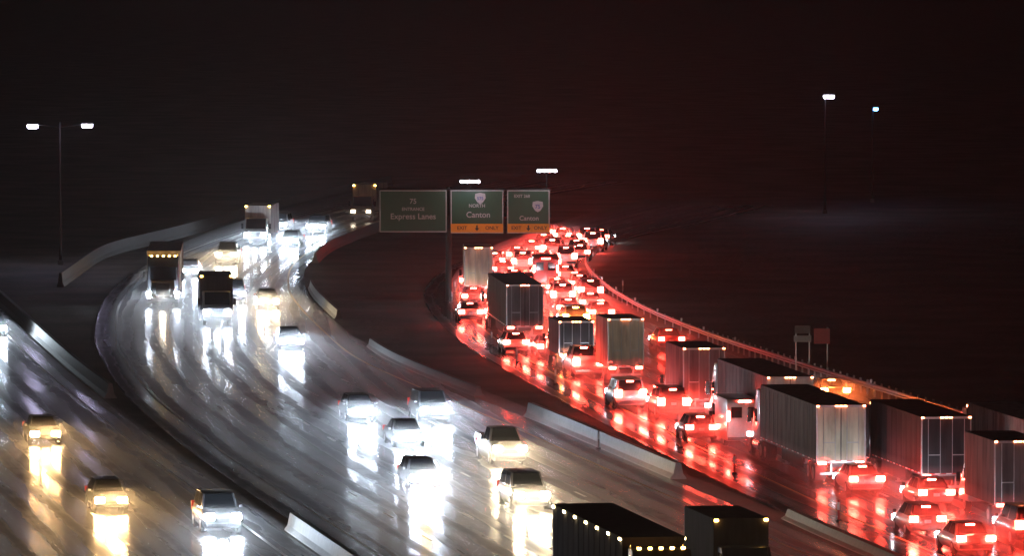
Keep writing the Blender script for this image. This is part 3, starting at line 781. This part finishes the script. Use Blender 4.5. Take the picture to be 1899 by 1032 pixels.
off('sedan', 10.9, 441, "car with a square red light beside the guardrail, right of the cream lit doors", 'red', T_SOFT, b=NEUT, watts=900)
vehicle(('box', T_CREAM, T_CREAM, 'white', H_OFF, T_ON, REDM, 5.4, 4.1, 2.3), 7.2, 409, True, "box truck with two cream lit rear doors above the big grey box truck", gR, NB)
off('pickup', 4.9, 414, "pickup whose rear glares as a white bar left of the cream lit doors", 'white')
vehicle(('box', T_DARK, T_DARK, 'red', H_OFF, T_ORG, REDM, 5.4, 3.2, 2.3), 4.2, 421.5, True, "dark box truck glowing orange red above the glaring white bar", gR, NB)
off('sedan', 2.6, 433, "car in the tangle of brake lights below the big dark semi, right one", 'grey')
off('hatch', .3, 437, "car in the tangle of brake lights below the big dark semi, left one", 'white')
off('suv', 4.6, 463, "car with orange lights right of the big dark semi rear", 'tan', T_ORG)
vehicle(('semi', T_DARK, T_GREY, 'black', H_OFF, T_ON, REDM), .9, 449, True, "big dark semi trailer with small lights over its grey rear amid the jam", gR, NB)
off('sedan', -3.0, 473, "car with a starry light at the left edge of the jam beside the dark semi", 'silver')
off('sedan', -2.9, 493.5, "car left of the dark semi, second up along the left edge of the jam", 'grey', b=NEUT, watts=500)
off('hatch', -3.3, 516, "car beyond the small cream box truck at the left edge of the jam", 'white')
vehicle(('box', T_CREAM, T_CREAM, 'white', H_OFF, T_ON, REDM, 6.0, 4.1, 2.2), -2.6, 503, True, "small cream box truck at the upper left of the jam below the yellow strip signs", gR, NB, COOL)
off('suv', 3.9, 493, "tall car above the orange lights car, right of the dark semi top", 'white')
off('hatch', 4.2, 478, "small car with pinkish glare just above the orange lights car by the dark semi", 'silver')
off('sedan', 3.6, 507, "car just below the red boxy van in the upper jam", 'tan')
vehicle(('van', 'red', H_OFF, T_ON), 2.7, 516, True, "red boxy van in the middle of the upper jam", gR, NB)
off('sedan', .2, 520, "car right of the small cream box truck", 'white', b=COOL)
off('sedan', -.8, 534, "car beyond and right of the cream box truck, left lane", 'silver')
off('suv', .9, 543, "tall car in the white hot streak of the upper jam, lower one", 'white')
off('hatch', -1.5, 548, "leftmost car of the upper jam just below the yellow sign strip", 'grey')
off('sedan', 2.5, 552, "car in the white hot streak of the upper jam, upper one", 'white')
off('suv', 3.5, 566, "tall car at the bend top, left of the last cluster", 'silver')
off('sedan', 5.6, 571, "rightmost car of the last cluster at the top of the jam", 'white')
off('sedan', 4.9, 580, "middle car of the last cluster at the top of the jam", 'grey')
off('hatch', 4.6, 594, "farthest brake lights at the very top of the jam, left one", 'white')
off('suv', 6.8, 588, "farthest brake lights at the very top of the jam, right one", 'silver')
off('sedan', 8.0, 592, "small dim lit car apart, right of the top of the jam", 'white', T_SOFT)

extra = [
 ('sedan', 'white', 6.0, 486, "car at the right edge of the mid jam, just above the orange lights car"),
 ('suv', 'grey', 6.1, 499, "tall car in the right lane of the upper jam, beside the bend of the guardrail"),
 ('hatch', 'silver', 5.4, 512, "hatchback in the right lane of the upper jam, level with the red boxy van"),
 ('sedan', 'grey', 6.6, 473, "car just left of the gap before the guardrail, beside the orange lights car"),
 ('suv', 'black', 1.0, 507, "tall car between the small cream box truck and the tan car, above the dark semi"),
 ('hatch', 'white', 5.9, 562, "hatchback at the right edge just below the top cluster"),
 ('sedan', 'white', 3.1, 602, "tiny lights under the right end of the rightmost green sign"),
 ('sedan', 'white', 4.4, 526, "car ahead of the red boxy van on its right"),
 ('sedan', 'grey', 2.4, 533, "car directly beyond the red boxy van"),
 ('suv', 'white', 4.6, 552, "tall car in the upper jam with merged lights, right of the white hot streak"),
 ('sedan', 'silver', 3.2, 545, "silver car in the upper jam, lower left of the last cluster"),
 ('hatch', 'white', .4, 558, "car on the left lane of the upper bend under the rightmost green sign"),
 ('sedan', 'grey', 1.6, 570, "second car on the left lane of the upper bend under the rightmost green sign"),
 ('suv', 'white', 7.2, 579, "tall car at the right edge of the top cluster"),
 ('sedan', 'silver', 2.7, 582, "car touching the lower right corner of the rightmost green sign")]
for kind, paint, x, y, lb in extra: off(kind, x, y, lb, paint)
# the prototype roots are the first copies themselves, so nothing is left over

# ---------------------------------------------------------------- rain haze
hz = MB(); hz.box((0, 1520, 14.5), (1840, 3180, 31.5))
m = bpy.data.materials.new("haze"); m.use_nodes = True
nt = m.node_tree; nt.nodes.clear()
o = nt.nodes.new("ShaderNodeOutputMaterial"); v = nt.nodes.new("ShaderNodeVolumePrincipled")
v.inputs["Color"].default_value = (.92, .93, .95, 1); v.inputs["Density"].default_value = HAZE; v.inputs["Anisotropy"].default_value = HAZE_G
nt.links.new(v.outputs[0], o.inputs["Volume"])
h = hz.build("haze", m); tag(h, kind="stuff"); h["label"] = "thin rain haze glowing around the traffic lights"; h["category"] = "haze"

# low mist layers added over the carriageways to give the lamps a halo
def glow_layer(name, fa, fb, y0, y1, z1, dens, g, label):
    mb = MB(); rings = []; n = int((y1 - y0) / 8)
    for i in range(n + 1):
        y = y0 + (y1 - y0) * i / n; a, b = fa(y), fb(y)
        rings.append([(a, y, .045), (b, y, .045), (b - .6, y, z1 * .7), (b - 1.6, y, z1), (a + 1.6, y, z1), (a + .6, y, z1 * .7)])
    mb.loft(rings)
    m = bpy.data.materials.new(name); m.use_nodes = True
    nt = m.node_tree; nt.nodes.clear()
    o = nt.nodes.new("ShaderNodeOutputMaterial"); v = nt.nodes.new("ShaderNodeVolumePrincipled")
    v.inputs["Color"].default_value = (.95, .96, .97, 1); v.inputs["Density"].default_value = dens; v.inputs["Anisotropy"].default_value = g
    nt.links.new(v.outputs[0], o.inputs["Volume"])
    ob = mb.build(name, m); tag(ob, label, "glow_layer", kind="stuff")
    return ob
glow_layer("road_glow_layer", sh(ON_L, .3), sh(ON_R, -.6), 215, 735, 1.5, GLOW_DENSITY * .45, .8, "added mist layer giving the headlights along the oncoming lanes a glow")
glow_layer("road_glow_layer", sh(RAMP_L, .3), sh(RAMP_R, -.6), 215, 550, 1.5, GLOW_DENSITY * .28, .8, "added mist layer giving the headlights along the ramp a glow")
glow_layer("jam_glow_layer", sh(RE_L, -.5), sh(RE_R, -.8), 215, 660, 1.7, GLOW_DENSITY * .8, .80, "added mist layer giving the lamps of the red traffic jam a glow")
